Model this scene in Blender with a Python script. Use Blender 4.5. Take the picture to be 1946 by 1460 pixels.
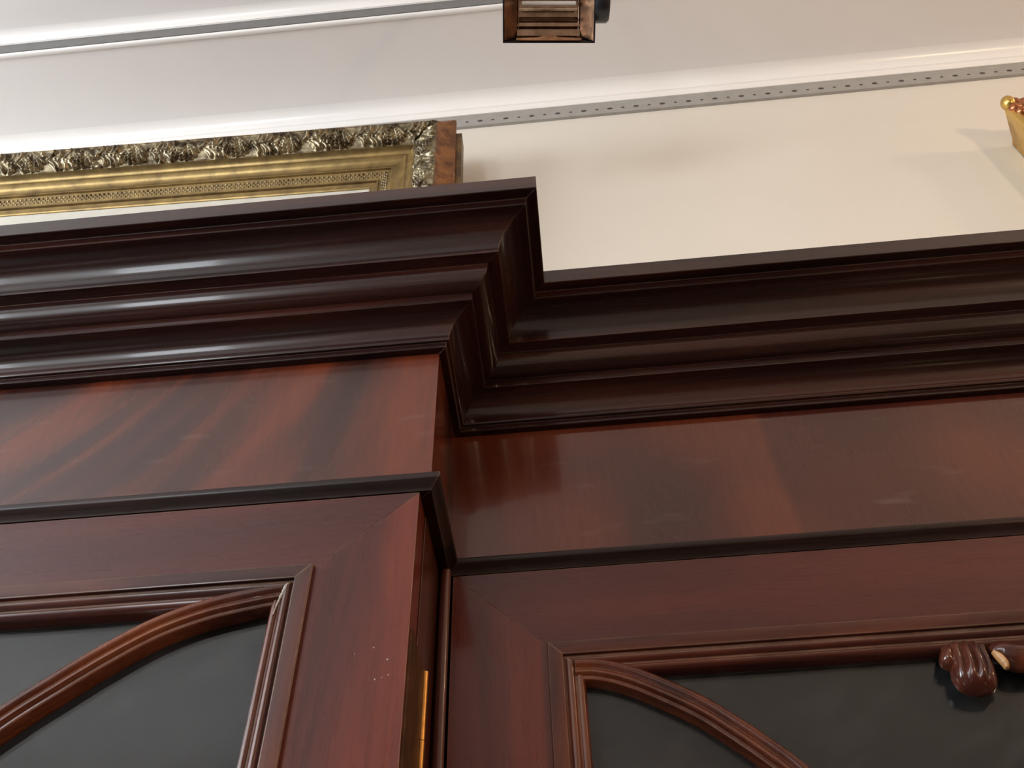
import bpy, bmesh, math, random
import numpy as np
from mathutils import Vector, Matrix

for o in list(bpy.data.objects):
    bpy.data.objects.remove(o)
scene = bpy.context.scene
COL = scene.collection

# ------------------------------------------------------------------ camera
W, H = 1946, 1460
F_PX = 1768.5
EYE = Vector((0.0, 0.0, 1.55))
CAM_RIGHT = Vector((0.99560, 0.09130, -0.01906)).normalized()
CAM_FWD = Vector((-0.04495, 0.64935, 0.75917)).normalized()
CAM_UP = CAM_RIGHT.cross(CAM_FWD).normalized()
cam_data = bpy.data.cameras.new('camera')
cam_data.sensor_fit = 'HORIZONTAL'
cam_data.sensor_width = 36.0
cam_data.lens = 36.0 * F_PX / W
cam_data.clip_start = 0.01
cam = bpy.data.objects.new('camera', cam_data)
COL.objects.link(cam)
m = Matrix((CAM_RIGHT, CAM_UP, -CAM_FWD)).transposed().to_4x4()
m.translation = EYE
cam.matrix_world = m
scene.camera = cam

# ------------------------------------------------------------------ view, world, lights
vs = scene.view_settings
vs.view_transform = 'Standard'
vs.look = 'None'
vs.gamma = 1.0
vs.use_curve_mapping = False
vs.exposure = 0.70
world = bpy.data.worlds.new('world')
world.use_nodes = True
world.node_tree.nodes['Background'].inputs[0].default_value = (0.75, 0.86, 1.0, 1)
world.node_tree.nodes['Background'].inputs[1].default_value = 0.3
scene.world = world

ROOM_XL, ROOM_XR, ROOM_YB, WALL_Y = -5.2, 4.2, -4.0, 1.10


def area_light(name, loc, target, sx, sy, power, color):
    d = bpy.data.lights.new(name, 'AREA')
    d.shape = 'RECTANGLE'
    d.size, d.size_y = sx, sy
    d.energy = power
    d.color = color
    o = bpy.data.objects.new(name, d)
    COL.objects.link(o)
    o.location = loc
    o.rotation_euler = (Vector(target) - Vector(loc)).to_track_quat('-Z', 'Y').to_euler()
    return o


def point_light(name, loc, power, color, r):
    d = bpy.data.lights.new(name, 'POINT')
    d.energy = power
    d.color = color
    d.shadow_soft_size = r
    o = bpy.data.objects.new(name, d)
    COL.objects.link(o)
    o.location = loc
    return o


COOL = (0.90, 0.95, 1.0)
WARM = (1.0, 0.70, 0.43)
area_light('daylight_window_left', (ROOM_XL + 0.06, -0.9, 2.95), (0, -0.9, 2.95), 2.3, 1.95, 180, COOL)
area_light('daylight_window_back', (-3.85, ROOM_YB + 0.06, 2.4), (-3.85, 0, 2.4), 1.1, 1.7, 38, COOL)
area_light('daylight_window_back_narrow', (-2.25, ROOM_YB + 0.06, 2.4), (-2.25, 0, 2.4), 0.60, 1.7, 26, COOL)
point_light('ceiling_spot_right', (2.9, 0.25, 3.95), 22, WARM, 0.08)
point_light('shop_lamp_right', (2.5, -1.5, 2.1), 58, WARM, 0.14)


# ------------------------------------------------------------------ materials
def new_mat(name):
    mt = bpy.data.materials.new(name)
    mt.use_nodes = True
    nt = mt.node_tree
    bsdf = nt.nodes['Principled BSDF']
    return mt, nt, bsdf


def nd(nt, kind, **kw):
    n = nt.nodes.new(kind)
    for k, v in kw.items():
        if k in n.inputs.keys():
            n.inputs[k].default_value = v
        else:
            setattr(n, k, v)
    return n


def coords(nt, rot=(0, 0, 0), scale=(1, 1, 1), loc=(0, 0, 0)):
    tc = nd(nt, 'ShaderNodeTexCoord')
    mp = nd(nt, 'ShaderNodeMapping')
    # rotate first, then stretch
    mp.inputs['Rotation'].default_value = rot
    mp.inputs['Location'].default_value = loc
    nt.links.new(tc.outputs['Object'], mp.inputs['Vector'])
    mp2 = nd(nt, 'ShaderNodeMapping')
    mp2.inputs['Scale'].default_value = scale
    nt.links.new(mp.outputs['Vector'], mp2.inputs['Vector'])
    return mp2.outputs['Vector']


def ramp(nt, src, stops):
    r = nd(nt, 'ShaderNodeValToRGB')
    e = r.color_ramp.elements
    while len(e) < len(stops):
        e.new(0.5)
    for el, (p, c) in zip(e, stops):
        el.position = p
        el.color = (c[0], c[1], c[2], 1)
    nt.links.new(src, r.inputs['Fac'])
    return r.outputs['Color']


def mix(nt, fac, a, b, mode='MIX'):
    n = nd(nt, 'ShaderNodeMix')
    n.data_type = 'RGBA'
    n.blend_type = mode
    if isinstance(fac, (int, float)):
        n.inputs[0].default_value = fac
    else:
        nt.links.new(fac, n.inputs[0])
    for s, v in ((n.inputs[6], a), (n.inputs[7], b)):
        if isinstance(v, tuple):
            s.default_value = (v[0], v[1], v[2], 1)
        else:
            nt.links.new(v, s)
    return n.outputs[2]


def maprange(nt, src, a, b, c, d):
    n = nd(nt, 'ShaderNodeMapRange')
    n.inputs[1].default_value = a
    n.inputs[2].default_value = b
    n.inputs[3].default_value = c
    n.inputs[4].default_value = d
    nt.links.new(src, n.inputs[0])
    return n.outputs[0]


def wood(name, dark, mid, light, rot=(0, 0, 0), scale=(1, 1, 1), loc=(0, 0, 0), rough=0.22,
         streak=(0.35, 0.65), grain=0.35, wear=0.0, bev=0.0008, fine_scale=None, coat=0.35, crough=0.12, wrad=0.0016, wmin=0.1):
    """polished mahogany: a broad figure, fine straight pores, worn arrises."""
    mt, nt, b = new_mat(name)
    L = nt.links
    v = coords(nt, rot, scale, loc)
    n1 = nd(nt, 'ShaderNodeTexNoise', Scale=1.0, Detail=3.0, Roughness=0.55, Distortion=0.6)
    L.new(v, n1.inputs['Vector'])
    base = ramp(nt, n1.outputs['Fac'], [(streak[0], dark), (0.5 * (streak[0] + streak[1]), mid), (streak[1], light)])
    fs = fine_scale or (scale[0] * 9, scale[1] * 9, scale[2] * 9)
    v2 = coords(nt, rot, fs, loc)
    n2 = nd(nt, 'ShaderNodeTexNoise', Scale=1.0, Detail=4.0, Roughness=0.7)
    L.new(v2, n2.inputs['Vector'])
    k = maprange(nt, n2.outputs['Fac'], 0.3, 0.7, 1.0 - grain, 1.0 + grain * 0.5)
    comb = nd(nt, 'ShaderNodeCombineColor')
    for i in range(3):
        L.new(k, comb.inputs[i])
    colr = mix(nt, 1.0, base, comb.outputs[0], 'MULTIPLY')
    bevel = nd(nt, 'ShaderNodeBevel', Radius=bev)
    bevel.samples = 4
    if wear > 0:
        geo = nd(nt, 'ShaderNodeNewGeometry')
        bv2 = nd(nt, 'ShaderNodeBevel', Radius=wrad)
        bv2.samples = 4
        dot = nd(nt, 'ShaderNodeVectorMath', operation='DOT_PRODUCT')
        L.new(bv2.outputs[0], dot.inputs[0])
        L.new(geo.outputs['Normal'], dot.inputs[1])
        edge = maprange(nt, dot.outputs['Value'], 0.98, 0.80, 0.0, 1.0)
        nz = nd(nt, 'ShaderNodeTexNoise', Scale=22.0, Detail=4.0, Roughness=0.7)
        L.new(coords(nt), nz.inputs['Vector'])
        patch = maprange(nt, nz.outputs['Fac'], 0.36, 0.62, wmin, 1.0)
        mul = nd(nt, 'ShaderNodeMath', operation='MULTIPLY')
        L.new(edge, mul.inputs[0])
        L.new(patch, mul.inputs[1])
        mul2 = nd(nt, 'ShaderNodeMath', operation='MULTIPLY')
        L.new(mul.outputs[0], mul2.inputs[0])
        mul2.inputs[1].default_value = wear
        colr = mix(nt, mul2.outputs[0], colr, (0.36, 0.24, 0.16))
    L.new(colr, b.inputs['Base Color'])
    L.new(bevel.outputs[0], b.inputs['Normal'])
    rr = maprange(nt, n2.outputs['Fac'], 0.3, 0.7, rough * 0.85, rough * 1.25)
    L.new(rr, b.inputs['Roughness'])
    b.inputs['Coat Weight'].default_value = coat
    b.inputs['Coat Roughness'].default_value = crough
    b.inputs['Specular IOR Level'].default_value = 0.4
    return mt


def plain(name, col, rough=0.5, metal=0.0, noise=0.0, nscale=30.0, bump=0.0, spec=0.5, coat=0.0, bev=0.0):
    mt, nt, b = new_mat(name)
    b.inputs['Roughness'].default_value = rough
    b.inputs['Metallic'].default_value = metal
    b.inputs['Specular IOR Level'].default_value = spec
    b.inputs['Coat Weight'].default_value = coat
    n = nd(nt, 'ShaderNodeTexNoise', Scale=nscale, Detail=4.0, Roughness=0.6)
    nt.links.new(coords(nt), n.inputs['Vector'])
    lo = tuple(max(c * (1 - noise), 0) for c in col)
    hi = tuple(min(c * (1 + noise), 1) for c in col)
    nt.links.new(ramp(nt, n.outputs['Fac'], [(0.3, lo), (0.7, hi)]), b.inputs['Base Color'])
    if bump > 0:
        bp = nd(nt, 'ShaderNodeBump', Strength=bump, Distance=0.002)
        nt.links.new(n.outputs['Fac'], bp.inputs['Height'])
        nt.links.new(bp.outputs[0], b.inputs['Normal'])
    elif bev > 0:
        bv = nd(nt, 'ShaderNodeBevel', Radius=bev)
        nt.links.new(bv.outputs[0], b.inputs['Normal'])
    return mt


def gilt(name, hi, lo, nscale, rough, metal, t=(0.4, 0.6), bump=0.0):
    """worn gilding: bright leaf over dark bole and dirt."""
    mt, nt, b = new_mat(name)
    n = nd(nt, 'ShaderNodeTexNoise', Scale=nscale, Detail=5.0, Roughness=0.65)
    nt.links.new(coords(nt), n.inputs['Vector'])
    nt.links.new(ramp(nt, n.outputs['Fac'], [(t[0], lo), (t[1], hi)]), b.inputs['Base Color'])
    b.inputs['Metallic'].default_value = metal
    b.inputs['Roughness'].default_value = rough
    if bump:
        bp = nd(nt, 'ShaderNodeBump', Strength=bump, Distance=0.002)
        nt.links.new(n.outputs['Fac'], bp.inputs['Height'])
        nt.links.new(bp.outputs[0], b.inputs['Normal'])
    return mt


R = math.radians
# figure colours (linear)
D_, M_, L_ = (0.022, 0.0075, 0.0055), (0.060, 0.017, 0.011), (0.125, 0.030, 0.013)
MAT = {}
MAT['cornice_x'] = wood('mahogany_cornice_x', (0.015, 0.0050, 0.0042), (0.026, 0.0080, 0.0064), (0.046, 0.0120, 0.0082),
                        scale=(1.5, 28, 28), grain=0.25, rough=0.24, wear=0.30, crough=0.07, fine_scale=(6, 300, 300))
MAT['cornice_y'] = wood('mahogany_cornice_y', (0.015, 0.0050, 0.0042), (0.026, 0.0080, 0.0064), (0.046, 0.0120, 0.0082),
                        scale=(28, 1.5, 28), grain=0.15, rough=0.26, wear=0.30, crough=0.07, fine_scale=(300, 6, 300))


def veneer(name, dark, mid, light, kind, rough=0.24):
    """flame veneer: streaks whose lean changes along the panel, drawn from the wood's own figure."""
    mt, nt, b = new_mat(name)
    L = nt.links
    tc = nd(nt, 'ShaderNodeTexCoord')
    sp = nd(nt, 'ShaderNodeSeparateXYZ')
    L.new(tc.outputs['Object'], sp.inputs[0])

    def mth(op, a, c):
        n = nd(nt, 'ShaderNodeMath', operation=op)
        for k, v in enumerate((a, c)):
            if isinstance(v, (int, float)):
                n.inputs[k].default_value = v
            else:
                L.new(v, n.inputs[k])
        return n.outputs[0]
    x, y, z = sp.outputs
    xx = mth('ADD', x, mth('MULTIPLY', y, -1.0))
    zz = mth('SUBTRACT', z, 2.24)
    if kind == 'centre':
        lean = mth('MAXIMUM', mth('ADD', mth('MULTIPLY', mth('SUBTRACT', -0.77, xx), 2.1), 0.12), -0.2)
        u = mth('SUBTRACT', xx, mth('MULTIPLY', zz, lean))
        cv = nd(nt, 'ShaderNodeCombineXYZ')
        L.new(mth('MULTIPLY', u, 14.0), cv.inputs[0])
        L.new(mth('MULTIPLY', zz, 3.0), cv.inputs[2])
        cv.inputs[1].default_value = 3.37
        n1 = nd(nt, 'ShaderNodeTexNoise', Scale=1.0, Detail=2.0, Roughness=0.5, Distortion=0.2)
        L.new(cv.outputs[0], n1.inputs['Vector'])
        val = n1.outputs['Fac']
    else:
        # two leaves of veneer meet on a slanting edge; each has a swirl
        xb = mth('SUBTRACT', mth('SUBTRACT', x, 0.237), mth('MULTIPLY', zz, -0.04))
        left = maprange(nt, xb, -0.012, 0.001, 1.0, 0.0)
        r1 = mth('POWER', mth('ADD', mth('POWER', mth('MULTIPLY', mth('SUBTRACT', x, 0.115), 1.1), 2.0), mth('POWER', mth('ADD', zz, 0.05), 2.0)), 0.5)
        cv = nd(nt, 'ShaderNodeCombineXYZ')
        L.new(mth('MULTIPLY', x, 5.0), cv.inputs[0])
        L.new(mth('MULTIPLY', zz, 7.0), cv.inputs[2])
        cv.inputs[1].default_value = 1.9
        n1 = nd(nt, 'ShaderNodeTexNoise', Scale=1.0, Detail=1.0, Roughness=0.4, Distortion=0.3)
        L.new(cv.outputs[0], n1.inputs['Vector'])
        swirl = maprange(nt, r1, 0.01, 0.10, -0.13, 0.10)
        glow = maprange(nt, xb, -0.16, -0.02, 0.0, 0.10)
        lv = mth('MULTIPLY', mth('ADD', swirl, glow), left)
        far = maprange(nt, x, 0.36, 0.50, -0.03, 0.14)
        lv2 = mth('MULTIPLY', far, mth('SUBTRACT', 1.0, left))
        val = mth('ADD', mth('ADD', mth('MULTIPLY', n1.outputs['Fac'], 0.75), 0.10), mth('ADD', lv, lv2))
    base = ramp(nt, val, [(0.36, dark), (0.50, mid), (0.66, light)])
    base.node.color_ramp.interpolation = 'B_SPLINE'
    v2 = nd(nt, 'ShaderNodeMapping')
    v2.inputs['Scale'].default_value = (170, 170, 25)
    L.new(tc.outputs['Object'], v2.inputs[0])
    n2 = nd(nt, 'ShaderNodeTexNoise', Scale=1.0, Detail=3.0, Roughness=0.7)
    L.new(v2.outputs[0], n2.inputs['Vector'])
    k = maprange(nt, n2.outputs['Fac'], 0.3, 0.7, 0.86, 1.08)
    comb = nd(nt, 'ShaderNodeCombineColor')
    for i in range(3):
        L.new(k, comb.inputs[i])
    colr = mix(nt, 1.0, base, comb.outputs[0], 'MULTIPLY')
    # pale scuffs in the polish
    n3 = nd(nt, 'ShaderNodeTexNoise', Scale=1.0, Detail=1.0, Roughness=0.4)
    v3 = nd(nt, 'ShaderNodeMapping')
    v3.inputs['Rotation'].default_value = (0, 0.6, 0)
    v3.inputs['Scale'].default_value = (16, 16, 55)
    L.new(tc.outputs['Object'], v3.inputs[0])
    L.new(v3.outputs[0], n3.inputs['Vector'])
    scuff = maprange(nt, n3.outputs['Fac'], 0.66, 0.84, 0.0, 0.13)
    colr = mix(nt, scuff, colr, (0.30, 0.24, 0.20))
    L.new(colr, b.inputs['Base Color'])
    b.inputs['Roughness'].default_value = rough
    b.inputs['Coat Weight'].default_value = 0.45
    b.inputs['Coat Roughness'].default_value = 0.06
    bv = nd(nt, 'ShaderNodeBevel', Radius=0.0008)
    L.new(bv.outputs[0], b.inputs['Normal'])
    return mt


MAT['flame_centre'] = veneer('flame_mahogany_centre', (0.030, 0.0092, 0.0070), (0.056, 0.0150, 0.0100), (0.150, 0.031, 0.0110), 'centre')
MAT['flame_wing'] = veneer('flame_mahogany_wing', (0.050, 0.0118, 0.0085), (0.070, 0.0160, 0.0105), (0.118, 0.0265, 0.0110), 'wing', 0.2)
MAT['rail'] = wood('mahogany_rail', (0.056, 0.0112, 0.0090), (0.074, 0.0142, 0.0108), (0.092, 0.0175, 0.0118),
                   scale=(2.2, 14, 14), grain=0.06, rough=0.28, wear=0.7, fine_scale=(14, 260, 260))
MAT['stile'] = wood('mahogany_stile', (0.060, 0.0118, 0.0090), (0.100, 0.0175, 0.0112), (0.150, 0.0265, 0.0115),
                    scale=(19, 14, 2.0), grain=0.09, rough=0.28, wear=0.7, fine_scale=(260, 260, 14))
MAT['bead_x'] = wood('mahogany_bead_x', (0.034, 0.0090, 0.0065), (0.062, 0.0150, 0.0098), (0.10, 0.024, 0.013),
                     scale=(4, 30, 30), grain=0.2, rough=0.22, wear=0.9, wrad=0.0024, wmin=0.4, fine_scale=(20, 320, 320))
MAT['bead_z'] = wood('mahogany_bead_z', (0.040, 0.0100, 0.007), (0.078, 0.0180, 0.0105), (0.13, 0.032, 0.014),
                     scale=(30, 30, 4), grain=0.2, rough=0.22, wear=0.9, wrad=0.0022, wmin=0.25, fine_scale=(320, 320, 20))
MAT['bar'] = wood('mahogany_glazing_bar', (0.055, 0.0140, 0.0075), (0.115, 0.0270, 0.011), (0.19, 0.052, 0.018),
                  scale=(9, 30, 9), grain=0.15, rough=0.25, wear=0.7, fine_scale=(60, 200, 60))
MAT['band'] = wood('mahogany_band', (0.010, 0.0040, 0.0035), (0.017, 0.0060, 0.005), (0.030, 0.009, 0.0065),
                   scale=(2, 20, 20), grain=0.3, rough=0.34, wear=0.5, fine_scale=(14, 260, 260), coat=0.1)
MAT['carcass'] = wood('mahogany_carcass', (0.040, 0.0100, 0.0065), (0.062, 0.0140, 0.008), (0.085, 0.020, 0.010),
                      scale=(14, 14, 2), grain=0.2, rough=0.32, wear=0.3, fine_scale=(260, 260, 14))
MAT['carving'] = wood('mahogany_carving', (0.045, 0.012, 0.008), (0.075, 0.019, 0.011), (0.12, 0.032, 0.015),
                      scale=(20, 20, 20), grain=0.3, rough=0.16, wear=0.3, fine_scale=(120, 120, 120))
MAT['corner_bead'] = wood('mahogany_corner_bead', (0.060, 0.0140, 0.010), (0.085, 0.0190, 0.012), (0.11, 0.025, 0.014), scale=(14, 14, 2), grain=0.15, rough=0.3)
MAT['dust'] = plain('pale_dust', (0.42, 0.39, 0.36), 0.9, 0, 0.25, 300, spec=0.1)
MAT['bare_wood'] = plain('rubbed_bare_wood', (0.42, 0.22, 0.08), 0.4, 0, 0.3, 60)
MAT['brass'] = plain('aged_brass', (0.50, 0.25, 0.07), 0.38, 1.0, 0.4, 40)
MAT['brass_dull'] = plain('tarnished_brass', (0.10, 0.045, 0.018), 0.5, 0.6, 0.5, 40)
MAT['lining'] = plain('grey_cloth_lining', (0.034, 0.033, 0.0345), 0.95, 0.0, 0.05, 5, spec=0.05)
MAT['wall'] = plain('cream_wall_paint', (0.71, 0.675, 0.605), 0.55, 0, 0.02, 3)
MAT['ceiling'] = plain('white_ceiling_paint', (0.82, 0.80, 0.79), 0.5, 0, 0.015, 4)
MAT['cove'] = plain('gloss_white_cove', (0.88, 0.87, 0.85), 0.25, 0, 0.01, 6)
MAT['strip'] = plain('grey_perforated_strip', (0.36, 0.35, 0.33), 0.4, 0.2, 0.08, 30)
MAT['strip_shaded'] = plain('shaded_grey_strip', (0.15, 0.148, 0.145), 0.45, 0.1, 0.08, 30)  # same strip metal, with the riser's shade put into the colour
MAT['hole'] = plain('strip_hole', (0.06, 0.055, 0.05), 0.8, 0, 0.2, 60)
MAT['far_wall'] = plain('far_wall_paint', (0.42, 0.36, 0.31), 0.7, 0, 0.05, 2)
MAT['floor'] = wood('floor_boards', (0.02, 0.010, 0.006), (0.035, 0.018, 0.010), (0.05, 0.027, 0.014), scale=(1.2, 8, 1))
MAT['window_frame'] = plain('white_window_frame', (0.75, 0.74, 0.72), 0.4)
MAT['gilt_rail'] = gilt('dull_gilt', (0.38, 0.265, 0.10), (0.17, 0.118, 0.052), 26, 0.30, 0.75, (0.3, 0.7))
MAT['gilt_leaf'] = gilt('dirty_gilt_ornament', (0.33, 0.275, 0.165), (0.055, 0.036, 0.016), 36, 0.34, 0.6, (0.40, 0.62), 0.3)
MAT['gilt_side'] = gilt('red_bole_gilt', (0.34, 0.15, 0.05), (0.15, 0.06, 0.025), 30, 0.42, 0.55)
MAT['gilt_back'] = gilt('brown_gilt_back', (0.20, 0.12, 0.045), (0.10, 0.055, 0.022), 20, 0.45, 0.5)
MAT['gilt_bright'] = gilt('bright_gilt', (0.70, 0.46, 0.13), (0.45, 0.26, 0.07), 14, 0.28, 0.85)
MAT['gilt_copper'] = gilt('copper_gilt', (0.55, 0.22, 0.09), (0.20, 0.06, 0.03), 60, 0.3, 0.8)
MAT['canvas'] = plain('pale_picture_ground', (0.62, 0.61, 0.54), 0.5, 0, 0.08, 8)
MAT['lamp_housing'] = plain('black_enamel', (0.018, 0.019, 0.024), 0.3, 0.2, 0.2, 40)
MAT['lamp_reflector'] = gilt('bronze_reflector', (0.46, 0.34, 0.26), (0.26, 0.18, 0.13), 35, 0.16, 1.0, (0.35, 0.65), 0.15)
MAT['lamp_glass_tube'] = plain('frosted_lamp_tube', (0.7, 0.7, 0.68), 0.2)
MAT['lamp_side'] = gilt('bronze_bezel', (0.55, 0.30, 0.17), (0.22, 0.14, 0.10), 45, 0.25, 0.9, (0.35, 0.6), 0.3)


def glass_mat():
    mt = bpy.data.materials.new('old_window_glass')
    mt.use_nodes = True
    nt = mt.node_tree
    nt.nodes.remove(nt.nodes['Principled BSDF'])
    out = nt.nodes['Material Output']
    tr = nd(nt, 'ShaderNodeBsdfTransparent')
    tr.inputs[0].default_value = (0.86, 0.88, 0.88, 1)
    gl = nd(nt, 'ShaderNodeBsdfAnisotropic')
    gl.inputs['Roughness'].default_value = 0.07
    # Schlick reflectance, the same for both faces of the sheet
    geo = nd(nt, 'ShaderNodeNewGeometry')
    dot = nd(nt, 'ShaderNodeVectorMath', operation='DOT_PRODUCT')
    nt.links.new(geo.outputs['Normal'], dot.inputs[0])
    nt.links.new(geo.outputs['Incoming'], dot.inputs[1])

    def mth(op, a, c):
        n_ = nd(nt, 'ShaderNodeMath', operation=op)
        for k, v_ in enumerate((a, c)):
            if isinstance(v_, (int, float)):
                n_.inputs[k].default_value = v_
            else:
                nt.links.new(v_, n_.inputs[k])
        return n_
    cosv = mth('ABSOLUTE', dot.outputs['Value'], 0.0)
    ad = mth('ADD', mth('MULTIPLY', mth('POWER', mth('SUBTRACT', 1.0, cosv.outputs[0]).outputs[0], 5.0).outputs[0], 0.96).outputs[0], 0.04)
    # greasy film with wiped marks
    df = nd(nt, 'ShaderNodeBsdfDiffuse')
    df.inputs[0].default_value = (0.5, 0.5, 0.5, 1)
    n = nd(nt, 'ShaderNodeTexNoise', Scale=1.0, Detail=4.0, Roughness=0.65)
    nt.links.new(coords(nt, (0, R(35), 0), (14, 14, 50)), n.inputs['Vector'])
    film = maprange(nt, n.outputs['Fac'], 0.50, 0.90, 0.002, 0.03)
    m0 = nd(nt, 'ShaderNodeMixShader')
    nt.links.new(film, m0.inputs[0])
    nt.links.new(tr.outputs[0], m0.inputs[1])
    nt.links.new(df.outputs[0], m0.inputs[2])
    m1 = nd(nt, 'ShaderNodeMixShader')
    nt.links.new(ad.outputs[0], m1.inputs[0])
    nt.links.new(m0.outputs[0], m1.inputs[1])
    nt.links.new(gl.outputs[0], m1.inputs[2])
    nt.links.new(m1.outputs[0], out.inputs['Surface'])
    return mt


MAT['glass'] = glass_mat()


# ------------------------------------------------------------------ helpers
def link_mesh(name, verts, faces, mat, parent=None, smooth=False, label=None):
    me = bpy.data.meshes.new(name)
    me.from_pydata([tuple(v) for v in verts], [], faces)
    bm = bmesh.new()
    bm.from_mesh(me)
    bmesh.ops.recalc_face_normals(bm, faces=bm.faces)
    bm.to_mesh(me)
    bm.free()
    me.materials.append(MAT[mat])
    if smooth:
        me.shade_smooth()
        if smooth != 'all':
            me.set_sharp_from_angle(angle=R(smooth if smooth is not True else 30))
    o = bpy.data.objects.new(name, me)
    COL.objects.link(o)
    if parent is not None:
        o.parent = parent
        o.matrix_parent_inverse = world_matrix(parent).inverted()
    if label:
        o['label'] = label
    return o


def world_matrix(o):
    if o.parent is None:
        return Matrix.LocRotScale(o.location, o.rotation_euler, o.scale)
    return world_matrix(o.parent) @ o.matrix_parent_inverse @ Matrix.LocRotScale(o.location, o.rotation_euler, o.scale)


def thing(name, label, cat, loc=(0, 0, 0), group=None):
    o = bpy.data.objects.new(name, None)
    o.empty_display_size = 0.05
    o.location = loc
    COL.objects.link(o)
    o['label'] = label
    o['category'] = cat
    if group:
        o['group'] = group
    return o


def structure(o, label, cat):
    o['kind'] = 'structure'
    o['label'] = label
    o['category'] = cat
    return o


def box_data(x0, x1, y0, y1, z0, z1):
    v = [(x, y, z) for x in (x0, x1) for y in (y0, y1) for z in (z0, z1)]
    f = [(0, 1, 3, 2), (4, 6, 7, 5), (0, 4, 5, 1), (2, 3, 7, 6), (0, 2, 6, 4), (1, 5, 7, 3)]
    return v, f


def box(name, x0, x1, y0, y1, z0, z1, mat, parent=None, label=None):
    v, f = box_data(x0, x1, y0, y1, z0, z1)
    return link_mesh(name, v, f, mat, parent, label=label)


def loft(name, rings, mat, parent=None, closed=True, caps=True, smooth=30, label=None):
    """skin between rings of equal length (lists of points)."""
    n = len(rings[0])
    v = [p for r in rings for p in r]
    f = []
    for i in range(len(rings) - 1):
        for j in range(n if closed else n - 1):
            k = (j + 1) % n
            f.append((i * n + j, i * n + k, (i + 1) * n + k, (i + 1) * n + j))
    if caps and closed:
        f.append(tuple(range(n - 1, -1, -1)))
        f.append(tuple((len(rings) - 1) * n + j for j in range(n)))
    return link_mesh(name, v, f, mat, parent, smooth, label)


def arc(cx, cz, rx, rz, a0, a1, n):
    return [(cx + rx * math.cos(R(a0 + (a1 - a0) * i / n)), cz + rz * math.sin(R(a0 + (a1 - a0) * i / n))) for i in range(n + 1)]


# ------------------------------------------------------------------ room
Z_SOF, Z_CEIL = 4.05, 4.15
Y_RISE = 0.827
room_back = box('wall_back', ROOM_XL, ROOM_XR, WALL_Y, WALL_Y + 0.12, 0, Z_SOF + 0.2, 'wall')
structure(room_back, 'smooth cream painted wall behind the bookcase and gilt frames', 'wall')


def cove_run(idx, y, z, strip_h, lip_h, rad, label_strip, label_cove, smat='strip', slots=True):
    """perforated strip, pale lip and a concave gloss cove that turns into the ceiling."""
    x0, x1 = ROOM_XL, ROOM_XR
    yf = y - 0.010
    st = box('trim_%d' % (2 * idx + 1), x0, x1, yf + 0.002, y, z + 0.010, z + strip_h, smat)
    structure(st, label_strip, 'trim')
    # holes: a long one and a short one in turn
    for k in range(46 if slots else 0):
        xk = -1.62 + 0.0352 * k * 2
        for big, dx in ((1, 0.0), (0, 0.0352)):
            w, h = (0.0075, 0.0056) if big else (0.0045, 0.0036)
            ring = [(xk + dx + w * math.cos(a * math.pi / 5), yf + 0.0016, z + strip_h * 0.46 + h * math.sin(a * math.pi / 5)) for a in range(10)]
            ring2 = [(p[0], yf + 0.004, p[2]) for p in ring]
            loft('slot', [ring, ring2], 'hole', st, smooth=False)
    prof = [(y, z + strip_h), (yf, z + strip_h), (yf - 0.002, z + strip_h + 0.003), (yf - 0.002, z + strip_h + lip_h - 0.003), (yf, z + strip_h + lip_h)]
    zt = z + strip_h + lip_h + rad
    prof += [(yf - rad + rad * math.cos(R(a)), zt - rad + rad * math.sin(R(a))) for a in range(0, 91, 9)]
    prof += [(yf - rad, zt + 0.02), (y, zt + 0.02)]
    r0 = [(x0, p[0], p[1]) for p in prof]
    r1 = [(x1, p[0], p[1]) for p in prof]
    cv = loft('trim_%d' % (2 * idx + 2), [r0, r1], 'cove', smooth=40)
    structure(cv, label_cove, 'trim')
    return yf - rad, zt


ya, za = cove_run(0, WALL_Y, 3.897, 0.077, 0.040, 0.036,
                  'grey perforated metal strip along the top of the cream wall',
                  'glossy white cove curving from wall strip into low soffit')
sof = box('ceiling_soffit', ROOM_XL, ROOM_XR, Y_RISE + 0.008, ya + 0.001, za, za + 0.05, 'ceiling')
structure(sof, 'flat off-white soffit band between the two white coves', 'ceiling')
nose = loft('trim_5', [[(x, Y_RISE + 0.0085 + 0.0075 * math.cos(t * math.pi / 6), za + 0.001 + 0.006 * math.sin(t * math.pi / 6)) for t in range(12)] for x in (ROOM_XL, ROOM_XR)], 'cove', smooth=60)
structure(nose, 'narrow pale nosing along the front edge of the soffit', 'trim')
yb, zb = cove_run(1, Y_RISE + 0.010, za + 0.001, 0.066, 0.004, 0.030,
                  'grey strip with painted-in shade on the riser above the soffit edge',
                  'glossy white cove turning from the riser into upper ceiling', 'strip_shaded', False)
# the riser strip's shade is painted: same metal in a darker grey
ceil = box('ceiling', ROOM_XL, ROOM_XR, ROOM_YB, yb + 0.001, zb, zb + 0.1, 'ceiling')
structure(ceil, 'upper white ceiling in front of the coved step', 'ceiling')
fl = box('floor', ROOM_XL, ROOM_XR, ROOM_YB, WALL_Y, -0.1, 0, 'floor')
structure(fl, 'brown wooden floor under the bookcase', 'floor')


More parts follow.
